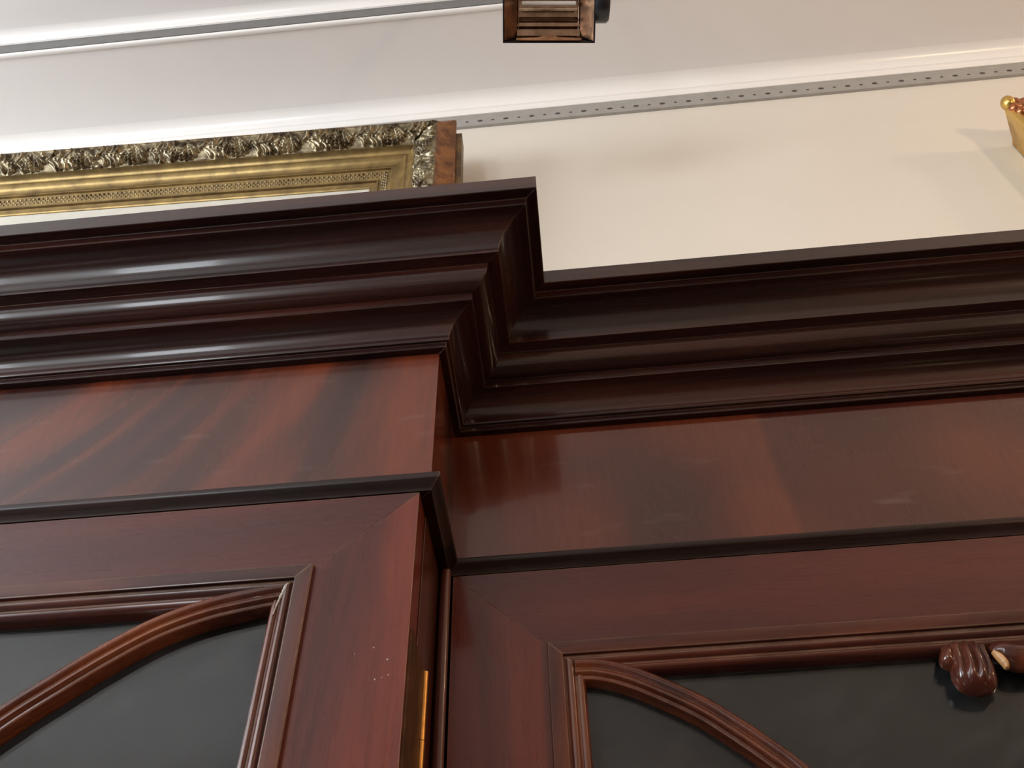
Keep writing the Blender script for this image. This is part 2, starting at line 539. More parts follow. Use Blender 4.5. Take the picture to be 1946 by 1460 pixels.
def wall_with_window(name, wname, axis, pos, lo, hi, w0, w1, z0, z1, label, wlabel):
    """wall in four pieces of one mesh round a window opening; axis 'x' = plane x=pos, 'y' = plane y=pos."""
    t = 0.15
    V, Fs = [], []

    def add(a0, a1, b0, b1):
        if axis == 'x':
            v, f = box_data(pos - t, pos, a0, a1, b0, b1)
        else:
            v, f = box_data(a0, a1, pos - t, pos, b0, b1)
        n = len(V)
        V.extend(v)
        Fs.extend([tuple(i + n for i in q) for q in f])
    top = zb + 0.1
    add(lo, w0, 0, top)
    add(w1, hi, 0, top)
    add(w0, w1, 0, z0)
    add(w0, w1, z1, top)
    o = link_mesh(name, V, Fs, 'far_wall')
    structure(o, label, 'wall')
    V, Fs = [], []
    b = 0.05

    def addf(a0, a1, b0, b1):
        if axis == 'x':
            v, f = box_data(pos - 0.03, pos + 0.03, a0, a1, b0, b1)
        else:
            v, f = box_data(a0, a1, pos - 0.03, pos + 0.03, b0, b1)
        n = len(V)
        V.extend(v)
        Fs.extend([tuple(i + n for i in q) for q in f])
    addf(w0, w0 + b, z0, z1)
    addf(w1 - b, w1, z0, z1)
    addf(w0, w1, z0, z0 + b)
    addf(w0, w1, z1 - b, z1)
    o = link_mesh(wname, V, Fs, 'window_frame')
    structure(o, wlabel, 'window')


wall_with_window('wall_left', 'window_1', 'x', ROOM_XL, ROOM_YB, WALL_Y, -2.1, 0.3, 1.95, 3.95,
                 'dim side wall of the shop left of the view', 'tall white window in the left side wall')
wall_with_window('wall_front', 'window_2', 'y', ROOM_YB, ROOM_XL, -2.95, -4.45, -3.25, 1.5, 3.3,
                 'dim shop wall behind the viewer, far left half', 'tall white window in the wall behind the viewer')
wall_with_window('wall_front', 'window_3', 'y', ROOM_YB, -2.95, ROOM_XR, -2.60, -1.90, 1.5, 3.3,
                 'dim shop wall behind the viewer, right half', 'narrow white window in the wall behind the viewer')
wr = box('wall_right', ROOM_XR, ROOM_XR + 0.12, ROOM_YB, WALL_Y, 0, zb + 0.1, 'far_wall')
structure(wr, 'dim side wall of the shop right of the view', 'wall')

# ------------------------------------------------------------------ bookcase
XS = -0.1206          # right side of the projecting centre
YC, YW = 0.620, 0.747  # front planes: centre section, right wing
XL, XR = -2.10, 0.93
case = thing('bookcase', 'dark mahogany breakfront bookcase with deep stepped cornice and glazed doors', 'bookcase', (-0.6, 0.9, 0))

PROF = [(0.0, 2.3354), (0.0078, 2.3351), (0.0086, 2.3358), (0.0088, 2.3405), (0.0082, 2.3420), (0.0084, 2.3432),
        (0.0112, 2.3436), (0.0120, 2.3446), (0.0124, 2.3462), (0.0122, 2.3476)]
PROF += [(0.0386 - 0.0264 * math.cos(R(a)), 2.3476 + 0.0258 * math.sin(R(a))) for a in range(8, 91, 8)]
PROF += [(0.0398, 2.3738), (0.0400, 2.3850), (0.0398, 2.3860), (0.0390, 2.3866)]
PROF += [(0.0395 + 0.0192 * math.cos(R(a)), 2.4100 - 0.0232 * math.sin(R(a))) for a in range(88, -1, -8)]
PROF += [(0.0587, 2.4122), (0.0600, 2.4128), (0.0722, 2.4136), (0.0724, 2.4146)]
PROF += [(0.1040 - 0.0316 * math.cos(R(a)), 2.4155 + 0.0356 * math.sin(R(a))) for a in range(6, 91, 7)]
PROF += [(0.1054, 2.4513), (0.1062, 2.4522), (0.1068, 2.4622), (0.1073, 2.4628), (0.1183, 2.4629), (0.1190, 2.4636), (0.1192, 2.4872), (0.1186, 2.4880),
         (0.02, 2.4880), (-0.012, 2.4880), (-0.012, 2.3354)]
# the closing corner keeps the solid behind the frieze face
PROF[0] = (0.0004, 2.3354)


def ring_out(x, y, sx, sy):
    return [(x + sx * p, y + sy * p, z) for p, z in PROF]


def cornice(rings, mat):
    return loft('cornice_moulding', rings, mat, case, smooth=28)


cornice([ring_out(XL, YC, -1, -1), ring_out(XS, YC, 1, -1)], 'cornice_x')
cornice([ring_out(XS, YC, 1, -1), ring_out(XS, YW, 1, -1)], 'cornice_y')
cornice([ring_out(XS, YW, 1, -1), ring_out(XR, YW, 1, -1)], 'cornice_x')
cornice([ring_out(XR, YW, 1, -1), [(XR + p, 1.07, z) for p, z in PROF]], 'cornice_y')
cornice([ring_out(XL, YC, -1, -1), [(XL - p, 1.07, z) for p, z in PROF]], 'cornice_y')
# dust board closing the top
V, Fs = box_data(XL, XS - 0.012, YC + 0.012, 1.07, 2.470, 2.480)
link_mesh('top_board', V, Fs, 'carcass', case)
V, Fs = box_data(XS - 0.012, XR, YW + 0.012, 1.07, 2.470, 2.480)
link_mesh('top_board', V, Fs, 'carcass', case)

# frieze panels
Z_F0, Z_F1 = 2.149, 2.3354
box('frieze_panel', XL, XS, YC, YC + 0.02, Z_F0, Z_F1, 'flame_centre', case, 'flame-figured frieze panel of the projecting centre')
box('frieze_panel', XS - 0.02, XS, YC + 0.02, YW + 0.02, Z_F0, Z_F1, 'flame_centre', case, 'narrow side panel of the projecting frieze')
box('frieze_panel', XS, XR, YW, YW + 0.02, Z_F0, Z_F1, 'flame_wing', case, 'swirl-figured frieze panel of the right wing')

# band below the frieze: a small rounded nosing
BAND = [(-0.012, 2.1345), (0.0008, 2.1345), (0.0022, 2.1370), (0.0050, 2.1402), (0.0080, 2.1428), (0.0093, 2.1444), (0.0096, 2.1475), (0.0091, 2.1497), (0.0080, 2.1506), (0.0015, 2.1510), (0.0, 2.1525), (-0.012, 2.1525)]


def band_ring(x, y, sx, sy):
    return [(x + sx * p, y + sy * p, z) for p, z in BAND]


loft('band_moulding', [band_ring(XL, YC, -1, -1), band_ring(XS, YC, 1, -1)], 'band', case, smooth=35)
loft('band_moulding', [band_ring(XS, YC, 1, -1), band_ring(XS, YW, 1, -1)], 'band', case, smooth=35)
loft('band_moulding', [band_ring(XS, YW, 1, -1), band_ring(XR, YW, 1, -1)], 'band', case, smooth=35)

# carcass behind the doors
CZ0 = 0.98
box('carcass_side', -0.160, -0.1300, 0.655, YW + 0.02, CZ0, 2.1345, 'carcass', case)
box('carcass_side', XL, XL + 0.03, YC + 0.02, 1.07, CZ0, 2.3354, 'carcass', case)
box('carcass_side', XR - 0.03, XR, YW + 0.02, 1.07, CZ0, 2.3354, 'carcass', case)
box('carcass_back', XL + 0.03, XR - 0.03, 1.05, 1.07, CZ0, 2.470, 'carcass', case)
box('soffit_board', XL + 0.03, -0.160, YC + 0.005, 1.05, 2.1347, 2.147, 'carcass', case)
box('soffit_board', -0.130, XR - 0.03, YW + 0.005, 1.05, 2.1347, 2.147, 'carcass', case)
box('base_cabinet', XL - 0.01, -0.10, YC - 0.03, 1.07, 0, CZ0, 'stile', case)
box('base_cabinet', -0.099, XR + 0.01, YW - 0.03, 1.07, 0, CZ0, 'stile', case)
# astragal bead in the angle between centre and wing
bead = [(-0.1228 + 0.0052 * math.cos(a * math.pi / 8), 0.7390 + 0.0052 * math.sin(a * math.pi / 8)) for a in range(16)]
loft('corner_bead', [[(x, y, z) for x, y in bead] for z in (CZ0, 2.1350)], 'corner_bead', case, smooth=60)

# ---- doors
BEAD = [(0.0, -0.004), (0.0, 0.0044), (0.0010, 0.0054), (0.0128, 0.0056), (0.0140, 0.0050), (0.0146, 0.0014), (0.0158, 0.0008), (0.0168, 0.0020),
        (0.0180, 0.0036), (0.0197, 0.0041), (0.0214, 0.0035), (0.0232, 0.0016), (0.0242, -0.0004), (0.0254, -0.0006), (0.0262, 0.0004), (0.0280, 0.0010),
        (0.0300, 0.0004), (0.0316, -0.0014), (0.0328, -0.0040), (0.0332, -0.0150), (0.004, -0.0150)]


def catmull(pts, n=10):
    out = []
    P = [pts[0]] + list(pts) + [pts[-1]]
    for i in range(1, len(P) - 2):
        for k in range(n):
            t = k / n
            a, b, c, d = (np.array(P[i - 1]), np.array(P[i]), np.array(P[i + 1]), np.array(P[i + 2]))
            out.append(0.5 * ((2 * b) + (-a + c) * t + (2 * a - 5 * b + 4 * c - d) * t * t + (-a + 3 * b - 3 * c + d) * t ** 3))
    out.append(np.array(pts[-1]))
    return out


BAR = [(-0.0112, -0.0140), (-0.0110, -0.0010), (-0.0104, 0.0012), (-0.0086, 0.0032), (-0.0062, 0.0040), (-0.0036, 0.0034), (-0.0020, 0.0014), (-0.0008, 0.0006),
       (0.0004, 0.0014), (0.0020, 0.0028), (0.0040, 0.0030), (0.0056, 0.0016), (0.0066, -0.0006), (0.0078, -0.0008), (0.0088, 0.0002), (0.0100, -0.0004), (0.0108, -0.0024), (0.0110, -0.0140)]


def sweep_bar(name, pts, y, flip, mat, parent):
    """sweep the reeded section along a curve in the plane of the door."""
    C = catmull(pts, 9)
    rings = []
    for i, c in enumerate(C):
        d = C[min(i + 1, len(C) - 1)] - C[max(i - 1, 0)]
        d = d / np.linalg.norm(d)
        nrm = np.array((-d[1], d[0])) * flip
        rings.append([(c[0] + nrm[0] * a, y - b, c[1] + nrm[1] * a) for a, b in BAR])
    return loft(name, rings, mat, parent, smooth=40)


def door(x0, x1, y, z0, z1, sl, sr, rt, arcs, label):
    """panelled frame x0..x1, z0..z1, widths sl / sr of the stiles and rt of the top rail to the outer edge of the bead."""
    dr = bpy.data.objects.new('door', None)
    dr.empty_display_size = 0.05
    COL.objects.link(dr)
    dr.location = (x0, y, z0)
    dr.parent = case
    dr.matrix_parent_inverse = world_matrix(case).inverted()
    dr['label'] = label
    xi0, xi1, zi1, zi0 = x0 + sl, x1 - sr, z1 - rt, z0 + 0.075
    th = 0.030
    ov = 0.004   # frame runs under the bead

    def prism(name, quad, mat):
        return loft(name, [[(px, y, pz) for px, pz in quad], [(px, y + th, pz) for px, pz in quad]], mat, dr, smooth=False)
    g = 0.00025
    a0, a1, c0, c1 = xi0 + ov, xi1 - ov, zi0 + ov, zi1 - ov
    prism('rail', [(x0 + g, z1), (x1 - g, z1), (a1 - g, c1), (a0 + g, c1)], 'rail')
    prism('rail', [(x0 + g, z0), (x1 - g, z0), (a1 - g, c0), (a0 + g, c0)], 'rail')
    prism('stile', [(x0, z0 + g), (x0, z1 - g), (a0, c1 - g), (a0, c0 + g)], 'stile')
    prism('stile', [(x1, z0 + g), (x1, z1 - g), (a1, c1 - g), (a1, c0 + g)], 'stile')

    def ringb(x, z, sx, sz):
        return [(x + sx * a, y - b, z + sz * a) for a, b in BEAD]
    tl, tr = ringb(xi0, zi1, 1, -1), ringb(xi1, zi1, -1, -1)
    bl, br = ringb(xi0, zi0, 1, 1), ringb(xi1, zi0, -1, 1)
    loft('bead_moulding', [tl, tr], 'bead_x', dr, smooth=32)
    loft('bead_moulding', [bl, br], 'bead_x', dr, smooth=32)
    loft('bead_moulding', [tl, bl], 'bead_z', dr, smooth=32)
    loft('bead_moulding', [tr, br], 'bead_z', dr, smooth=32)
    for pts, flip in arcs:
        sweep_bar('glazing_bar', pts, y, flip, 'bar', dr)
    box('glass_pane', xi0 + 0.02, xi1 - 0.02, y + 0.0120, y + 0.0142, zi0 + 0.02, zi1 - 0.02, 'glass', dr)
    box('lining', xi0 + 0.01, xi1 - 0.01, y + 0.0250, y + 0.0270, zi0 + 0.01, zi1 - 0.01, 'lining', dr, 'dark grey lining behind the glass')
    return dr, (xi0, xi1, zi0, zi1)


DZ0 = CZ0 + 0.004
arcL = [(-0.2400, 2.0300), (-0.2600, 2.0275), (-0.3009, 2.0195), (-0.3408, 2.0045), (-0.3770, 1.9820), (-0.4102, 1.9570), (-0.4434, 1.9300), (-0.500, 1.875), (-0.555, 1.800), (-0.600, 1.700), (-0.620, 1.600)]
xcl = -0.622
arcL2 = [(2 * xcl - x, z) for x, z in arcL]
arcR = [(-0.0020, 2.0200), (0.0200, 2.0180), (0.0519, 2.0060), (0.0989, 1.9780), (0.1277, 1.9545), (0.1546, 1.9290), (0.1729, 1.9085), (0.235, 1.830), (0.29, 1.740), (0.345, 1.640), (0.395, 1.560)]
xcr = 0.400
arcR2 = [(2 * xcr - x, z) for x, z in arcR]
doorC, _ = door(-1.113, -0.1307, YC, DZ0, 2.1335, 0.0860, 0.0860, 0.0770, [(arcL, 1), (arcL2, -1)],
                'glazed door of the projecting centre with brass hinge')
doorC2, _ = door(-2.098, -1.115, YC, DZ0, 2.1335, 0.0860, 0.0860, 0.0770,
                 [([(x - 0.984, z) for x, z in arcL], 1), ([(x - 0.984, z) for x, z in arcL2], -1)],
                 'far glazed door of the projecting centre')
doorR, dims = door(-0.1165, XR - 0.001, YW, DZ0, 2.1340, 0.0900, 0.0900, 0.0862, [(arcR, -1), (arcR2, 1)],
                   'glazed door of the right wing with carved shell')

# pale putty and dust in the corner of the centre door's bead, small chips in its polish
rngd = random.Random(5)
pts = [(-0.2365, 2.0375), (-0.2385, 2.0310), (-0.2405, 2.0250), (-0.2425, 2.0170), (-0.2440, 2.0080)]
rings = []
for i_, (px, pz) in enumerate(catmull([np.array(p) for p in pts], 5)):
    rr = 0.0022 * (1 - i_ / 24) * rngd.uniform(0.7, 1.25)
    rings.append([(px + rr * math.cos(a * math.pi / 4), YC - 0.0022 - 0.9 * rr * math.sin(a * math.pi / 4), pz) for a in range(8)])
loft('dusty_putty', rings, 'dust', doorC, smooth=50, label='pale dust and putty in the bead corner')
V, Fs = [], []
for px, pz in ((-0.1723, 1.9670), (-0.1577, 1.9716), (-0.1459, 1.9598), (-0.1491, 1.9445), (-0.1440, 1.9464), (-0.1542, 1.9431)):
    r_ = rngd.uniform(0.0007, 0.0012)
    b0 = len(V)
    V.append((px, YC - 0.0004, pz))
    for a in range(7):
        q = r_ * rngd.uniform(0.6, 1.2)
        V.append((px + q * math.cos(a * 2 * math.pi / 7), YC + 0.0001, pz + q * math.sin(a * 2 * math.pi / 7)))
    Fs += [(b0, b0 + 1 + a, b0 + 1 + (a + 1) % 7) for a in range(7)]
ch = link_mesh('polish_chips', V, Fs, 'dust', doorC, label='tiny pale chips in the polish')
ch['kind'] = 'stuff'

# brass hinge on the edge of the centre door
leafv, leaff = box_data(-0.1309, -0.1288, 0.6235, 0.6840, 1.795, 1.9900)
hinge = link_mesh('hinge', leafv, leaff, 'brass_dull', doorC, label='tarnished brass hinge leaf')
kn = [(0.0032 * math.cos(a * math.pi / 6), 0.0032 * math.sin(a * math.pi / 6)) for a in range(12)]
for za_, zb_ in ((1.9280, 1.9895), (1.8640, 1.9275), (1.796, 1.8635)):
    loft('hinge_knuckle', [[(-0.1285 + x, 0.6880 + y, z) for x, y in kn] for z in (za_, zb_)], 'brass', hinge, smooth=50)


# carved shell with leaf scrolls, centre of the wing door's top moulding
def shell(cx, cz, w, h, depth, tilt, flutes, y, parent, name):
    """fluted shell lobe hanging from (cx, cz)."""
    V, Fs = [], []
    nu, nv = 48, 20
    ct, stt = math.cos(tilt), math.sin(tilt)
    for j in range(nv + 1):
        t = j / nv
        wid = w * (0.82 + 0.22 * t) * max(1 - (max(t - 0.5, 0) / 0.5) ** 2.8, 0) ** 0.5
        for i in range(nu + 1):
            u = -1 + 2 * i / nu
            x = u * wid
            z = -h * t
            fl = abs(math.sin(flutes * math.pi * 0.5 * (u + 1)))
            body = math.sqrt(max(1 - u * u, 0)) ** 0.8
            along = math.sin(math.pi * (0.10 + 0.66 * t)) ** 0.7 * max(1 - t ** 7, 0)
            b = depth * body * along * (1 - 0.34 * (1 - fl) * max(1 - (t / 0.85) ** 4, 0))
            V.append((cx + x * ct - z * stt, y - b, cz + x * stt + z * ct))
    for j in range(nv):
        for i in range(nu):
            a = j * (nu + 1) + i
            Fs.append((a, a + 1, a + nu + 2, a + nu + 1))
    n0 = len(V)
    for p in list(V):
        V.append((p[0], y + 0.004, p[2]))
    for j in range(nv):
        for i in range(nu):
            a = n0 + j * (nu + 1) + i
            Fs.append((a + nu + 1, a + nu + 2, a + 1, a))
    loop = [i for i in range(nu + 1)] + [j * (nu + 1) + nu for j in range(1, nv + 1)] + [nv * (nu + 1) + i for i in range(nu - 1, -1, -1)] + [j * (nu + 1) for j in range(nv - 1, 0, -1)]
    for k in range(len(loop)):
        a, b = loop[k], loop[(k + 1) % len(loop)]
        Fs.append((a, b, b + n0, a + n0))
    return link_mesh(name, V, Fs, 'carving', parent, smooth=60)


def leaf(name, pts, widths, y, depth, mat, parent):
    C = catmull(pts, 8)
    n = len(C)
    rings = []
    for i, c in enumerate(C):
        d = C[min(i + 1, n - 1)] - C[max(i - 1, 0)]
        d = d / np.linalg.norm(d)
        nr = np.array((-d[1], d[0]))
        w = np.interp(i / (n - 1), np.linspace(0, 1, len(widths)), widths)
        ring = []
        for k in range(14):
            a = 2 * math.pi * k / 14
            bb = depth * (w / max(widths)) ** 0.6 * math.sin(a)
            if math.sin(a) > 0:
                bb *= 0.75 + 0.35 * abs(math.cos(2 * a))
            else:
                bb *= 0.3
            ring.append((c[0] + nr[0] * w * math.cos(a), y - bb, c[1] + nr[1] * w * math.cos(a)))
        rings.append(ring)
    return loft(name, rings, mat, parent, smooth=70)


for s in (1, -1):
    def X(x):
        return xcr + s * (x - xcr)
    shell(X(0.3440), 2.0165, 0.0190, 0.0490, 0.0165, -0.16 * s, 4, YW - 0.001, doorR, 'carved_shell')
    shell(X(0.3305), 2.0150, 0.0100, 0.0220, 0.0100, -0.35 * s, 2, YW - 0.001, doorR, 'carved_lobe')
    leaf('carved_leaf', [(X(0.3600), 2.0050), (X(0.3680), 2.0050), (X(0.378), 2.0010), (X(0.389), 2.0000), (X(0.3995), 2.0030)], [0.0050, 0.0120, 0.0150, 0.0145, 0.0120], YW - 0.002, 0.014, 'carving', doorR)
    leaf('carved_volute', [(X(0.3575), 2.0010), (X(0.3610), 1.9950), (X(0.3630), 1.9890), (X(0.3625), 1.9840)], [0.0014, 0.0036, 0.0036, 0.0018], YW - 0.013, 0.006, 'bare_wood', doorR)

# ------------------------------------------------------------------ gilt picture frame on the wall
random.seed(4)
rng = np.random.RandomState(7)
FX1, FZ1 = -0.187, 3.704     # outer right edge and top of the front mouldings
FX0, FZ0 = -1.72, 2.93
pf = thing('picture_frame', 'large dull gilt picture frame with carved leaf border hanging above the bookcase', 'picture frame', (0.5 * (FX0 + FX1), WALL_Y, FZ0))
CORN = {'tl': (FX0, FZ1, 1, -1), 'tr': (FX1, FZ1, -1, -1), 'bl': (FX0, FZ0, 1, 1), 'br': (FX1, FZ0, -1, 1)}


def fring(c, prof):
    x, z, sx, sz = CORN[c]
    return [(x + sx * a, WALL_Y - b, z + sz * a) for a, b in prof]


SIDE = [(0.004, 0.012), (0.0, 0.036), (0.0, 0.047), (0.006, 0.052), (0.020, 0.056), (0.034, 0.064), (0.040, 0.073), (0.044, 0.076), (0.046, 0.072), (0.046, 0.012)]
RAIL = [(0.046, 0.012), (0.046, 0.072), (0.094, 0.046), (0.0965, 0.049), (0.099, 0.049), (0.101, 0.045), (0.105, 0.039), (0.110, 0.036), (0.1115, 0.037),
        (0.114, 0.0365), (0.118, 0.031), (0.124, 0.0265), (0.130, 0.0255), (0.1335, 0.0275), (0.1365, 0.0265), (0.1375, 0.0220), (0.1560, 0.0140),
        (0.1575, 0.0165), (0.1600, 0.0165), (0.1615, 0.0120), (0.1680, 0.0095), (0.1700, 0.0100), (0.1720, 0.0080), (0.1725, 0.0025), (0.050, 0.0025)]
RAIL = [(a if a < 0.1 else 0.1 + (a - 0.1) * 1.45, b) for a, b in RAIL]
for a, b in (('tl', 'tr'), ('bl', 'br'), ('tl', 'bl'), ('tr', 'br')):
    loft('outer_moulding', [fring(a, SIDE), fring(b, SIDE)], 'gilt_side', pf, smooth=35)
    loft('rail', [fring(a, RAIL), fring(b, RAIL)], 'gilt_rail', pf, smooth=35)

# carved leaves: relief grown from many curved ridges
def leaf_relief(nt_, ns_, L, width):
    T = np.linspace(0, L, nt_)
    S = np.linspace(0, 1, ns_)
    hgt = np.zeros((nt_, ns_))
    per = 0.125
    k = 0
    def ridge(t0, s0, t1, s1, bend, wd, amp):
        n = 7
        for i in range(n):
            q = i / (n - 1)
            ct = t0 + (t1 - t0) * q + bend * math.sin(math.pi * q) * (s1 - s0)
            cs = s0 + (s1 - s0) * q - bend * 6 * math.sin(math.pi * q) * (t1 - t0)
            r = wd * (0.55 + 0.6 * math.sin(math.pi * (0.15 + 0.7 * q)))
            i0, i1 = np.searchsorted(T, ct - 3 * r), np.searchsorted(T, ct + 3 * r)
            if i1 <= i0:
                continue
            dt = (T[i0:i1, None] - ct) / r
            ds = (S[None, :] - cs) * width / r
            e = amp * (0.6 + 0.4 * q) * np.exp(-(dt * dt + ds * ds))
            hgt[i0:i1] = np.maximum(hgt[i0:i1], e)
    c = 0.0
    while c < L + per:
        # a spray: stem with leaflets curling to both sides, then a shell fan
        for j in range(9):
            f_ = j / 8.0
            t0 = c + per * (0.05 + 0.42 * f_) + rng.uniform(-.003, .003)
            sgn = 1 if j % 2 else -1
            ridge(t0, 0.5 + 0.05 * sgn, t0 + rng.uniform(0.006, 0.020), 0.5 + sgn * rng.uniform(0.34, 0.5), 0.012 * sgn, rng.uniform(0.0036, 0.0056), rng.uniform(0.6, 1.0))
        ridge(c, 0.35, c + per * 0.5, 0.62, 0.02, 0.0052, 0.8)
        for j in range(7):
            a = -1.2 + 2.4 * j / 6
            ct = c + per * 0.74
            ridge(ct, 0.10, ct + 0.030 * math.sin(a), 0.12 + 0.78 * math.cos(a * 0.8), 0.004 * (1 if a > 0 else -1), 0.0040, rng.uniform(0.8, 1.0))
        for j in range(6):
            t0 = c + rng.uniform(0, per)
            s0 = rng.uniform(0.05, 0.95)
            ridge(t0, s0, t0 + rng.uniform(-.010, .010), s0 + rng.uniform(-.2, .2), 0.0, rng.uniform(0.003, 0.0046), rng.uniform(0.5, 0.9))
        c += per
    return T, S, hgt


P0, P1 = np.array((0.0420, 0.0765)), np.array((0.0965, 0.0485))
nrm = np.array((P0[1] - P1[1], P1[0] - P0[0]))
nrm = nrm / np.linalg.norm(nrm)        # (towards the inside, towards the viewer)


def ornament(c0, c1, horizontal):
    x0, z0, sx0, sz0 = CORN[c0]
    x1, z1, sx1, sz1 = CORN[c1]
    L = (abs(x1 - x0) if horizontal else abs(z1 - z0)) - 2 * P0[0]
    nt_ = int(L / 0.0026)
    ns_ = 30
    T, S, hg = leaf_relief(nt_, ns_, L, 0.060)
    V, Fs = [], []
    for i in range(nt_):
        for j in range(ns_):
            s = S[j]
            a = P0 + (P1 - P0) * s
            sh = max(0.0, min(1.0, s / 0.10, (1 - s) / 0.08))
            bulge = 0.004 * math.sin(math.pi * s)
            ab = a + nrm * (bulge + (0.0150 * hg[i, j] - 0.002) * sh)
            q = (T[i]) / L
            # mitre: run shortens with a
            u = P0[0] + q * L
            lo_, hi_ = ab[0], (L + 2 * P0[0]) - ab[0]
            u = min(max(u, lo_), hi_)
            if horizontal:
                V.append((x0 + sx0 * u, WALL_Y - ab[1], z0 + sz0 * ab[0]))
            else:
                V.append((x0 + sx0 * ab[0], WALL_Y - ab[1], z0 + sz0 * u))
    for i in range(nt_ - 1):
        for j in range(ns_ - 1):
            a = i * ns_ + j
            Fs.append((a, a + ns_, a + ns_ + 1, a + 1))
    o = link_mesh('leaf_ornament', V, Fs, 'gilt_leaf', pf, smooth='all')
    return o


ornament('tl', 'tr', True)
ornament('tr', 'br', False)
ornament('tl', 'bl', False)
ornament('bl', 'br', True)


# small repeating lace course between scoop and sight edge (too fine to pick apart)
def bead_course(c0, c1, horizontal):
    x0, z0, sx0, sz0 = CORN[c0]
    x1, z1, sx1, sz1 = CORN[c1]
    full = abs(x1 - x0) if horizontal else abs(z1 - z0)
    V, Fs = [], []
    a_mid = 0.1675
    step = 0.0105
    n = int((full - 2 * a_mid) / step)
    for k in range(n + 1):
        u = a_mid + k * (full - 2 * a_mid) / n
        for da, rr, du in ((-0.0050, 0.0034, 0.0), (0.0005, 0.0030, 0.5 * step), (0.0055, 0.0034, 0.0)):
            a = a_mid + da
            b = 0.0180 - 0.43 * da
            uu = u + du
            base = len(V)
            for (i, ring) in enumerate(((0.0, 1.0), (0.7, 0.72), (1.0, 0.0))):
                m_ = 6 if ring[1] > 0 else 1
                for q in range(m_):
                    an = 2 * math.pi * q / 6
                    pu, pa, pb = uu + rr * ring[1] * math.cos(an), a + rr * ring[1] * math.sin(an), b - 0.001 + rr * ring[0]
                    if horizontal:
                        V.append((x0 + sx0 * pu, WALL_Y - pb, z0 + sz0 * pa))
                    else:
                        V.append((x0 + sx0 * pa, WALL_Y - pb, z0 + sz0 * pu))
            for q in range(6):
                r_ = (q + 1) % 6
                Fs.append((base + q, base + r_, base + 6 + r_, base + 6 + q))
                Fs.append((base + 6 + q, base + 6 + r_, base + 12))
    o = link_mesh('bead_course', V, Fs, 'gilt_leaf', pf, smooth='all')
    o['kind'] = 'stuff'
    return o


bead_course('tl', 'tr', True)
bead_course('tr', 'br', False)
bead_course('tl', 'bl', False)
bead_course('bl', 'br', True)
# back frame: a plain box a little wider than the mouldings
V, Fs = [], []
bx1, bz1 = -0.1735, 3.655
o = box('back_frame', bx1 - 0.10, bx1, WALL_Y - 0.040, WALL_Y - 0.002, FZ0 + 0.05, bz1, 'gilt_back', pf)
box('back_frame', FX0 - 0.014, bx1 - 0.10, WALL_Y - 0.0115, WALL_Y - 0.002, bz1 - 0.10, bz1, 'gilt_back', pf)
box('picture', FX0 + 0.19, FX1 - 0.19, WALL_Y - 0.0060, WALL_Y - 0.002, FZ0 + 0.19, FZ1 - 0.19, 'canvas', pf, 'pale picture surface inside the frame')

# it hangs a little off the wall at its far end
pf.rotation_euler.z = 0.018
pf.rotation_euler.x = 0.10
pf.location.y -= 0.0135

# ------------------------------------------------------------------ bright gilt frame at the right edge
GX0, GX1, GZ1, GZ0 = 1.084, 1.95, 3.578, 2.80
gf = thing('gilt_frame', 'bright gold frame with ball corner at the right edge above the wing', 'picture frame', (0.5 * (GX0 + GX1), WALL_Y, GZ0))
CORN = {'tl': (GX0, GZ1, 1, -1), 'tr': (GX1, GZ1, -1, -1), 'bl': (GX0, GZ0, 1, 1), 'br': (GX1, GZ0, -1, 1)}
GP = [(0.030, 0.002), (0.029, 0.012), (0.008, 0.068), (0.004, 0.080), (0.004, 0.088), (0.012, 0.094), (0.022, 0.090), (0.030, 0.080), (0.050, 0.070), (0.075, 0.045), (0.095, 0.034), (0.110, 0.034), (0.112, 0.002)]
for a, b in (('tl', 'tr'), ('bl', 'br'), ('tl', 'bl'), ('tr', 'br')):
    loft('rail', [fring(a, GP), fring(b, GP)], 'gilt_bright', gf, smooth=25)


def ball_data(r, sq=(1, 1, 1)):
    me = bpy.data.meshes.new('ball')
    bm = bmesh.new()
    bmesh.ops.create_uvsphere(bm, u_segments=20, v_segments=12, radius=r)
    for v in bm.verts:
        v.co = Vector((v.co.x * sq[0], v.co.y * sq[1], v.co.z * sq[2]))
    bm.to_mesh(me)
    bm.free()
    me.shade_smooth()
    return me


def put(name, me, loc, parent, mat=None):
    if mat and not me.materials:
        me.materials.append(MAT[mat])
    o = bpy.data.objects.new(name, me)
    COL.objects.link(o)
    o.parent = parent
    o.matrix_parent_inverse = world_matrix(parent).inverted()
    o.location = loc
    return o


ball = ball_data(0.0165, (0.9, 1, 1.2))
lobe = ball_data(0.0125, (1, 0.9, 1.2))
for cx, cz in ((GX0, GZ1), (GX1, GZ1), (GX0, GZ0), (GX1, GZ0)):
    sx = 1 if cx == GX0 else -1
    sz = -1 if cz == GZ1 else 1
    put('corner_ball', ball, (cx + sx * 0.008, WALL_Y - 0.094, cz + sz * 0.004), gf, 'gilt_bright')
    for du, dv in ((0.026, 0.002), (0.045, 0.006), (0.032, 0.022), (0.014, 0.026), (0.055, 0.024), (0.020, 0.046)):
        put('corner_lobe', lobe, (cx + sx * du, WALL_Y - 0.092, cz + sz * dv), gf, 'gilt_copper')
box('picture', GX0 + 0.10, GX1 - 0.10, WALL_Y - 0.012, WALL_Y - 0.004, GZ0 + 0.10, GZ1 - 0.10, 'canvas', gf)

# ------------------------------------------------------------------ floodlight hanging under the ceiling
DEPTH = 1.95


def pix(u, v, depth):
    """a point seen at pixel (u, v) at the given depth: used once to place the lamp."""
    return EYE + (CAM_RIGHT * ((u - W / 2) / F_PX) + CAM_UP * (-(v - H / 2) / F_PX) + CAM_FWD) * depth


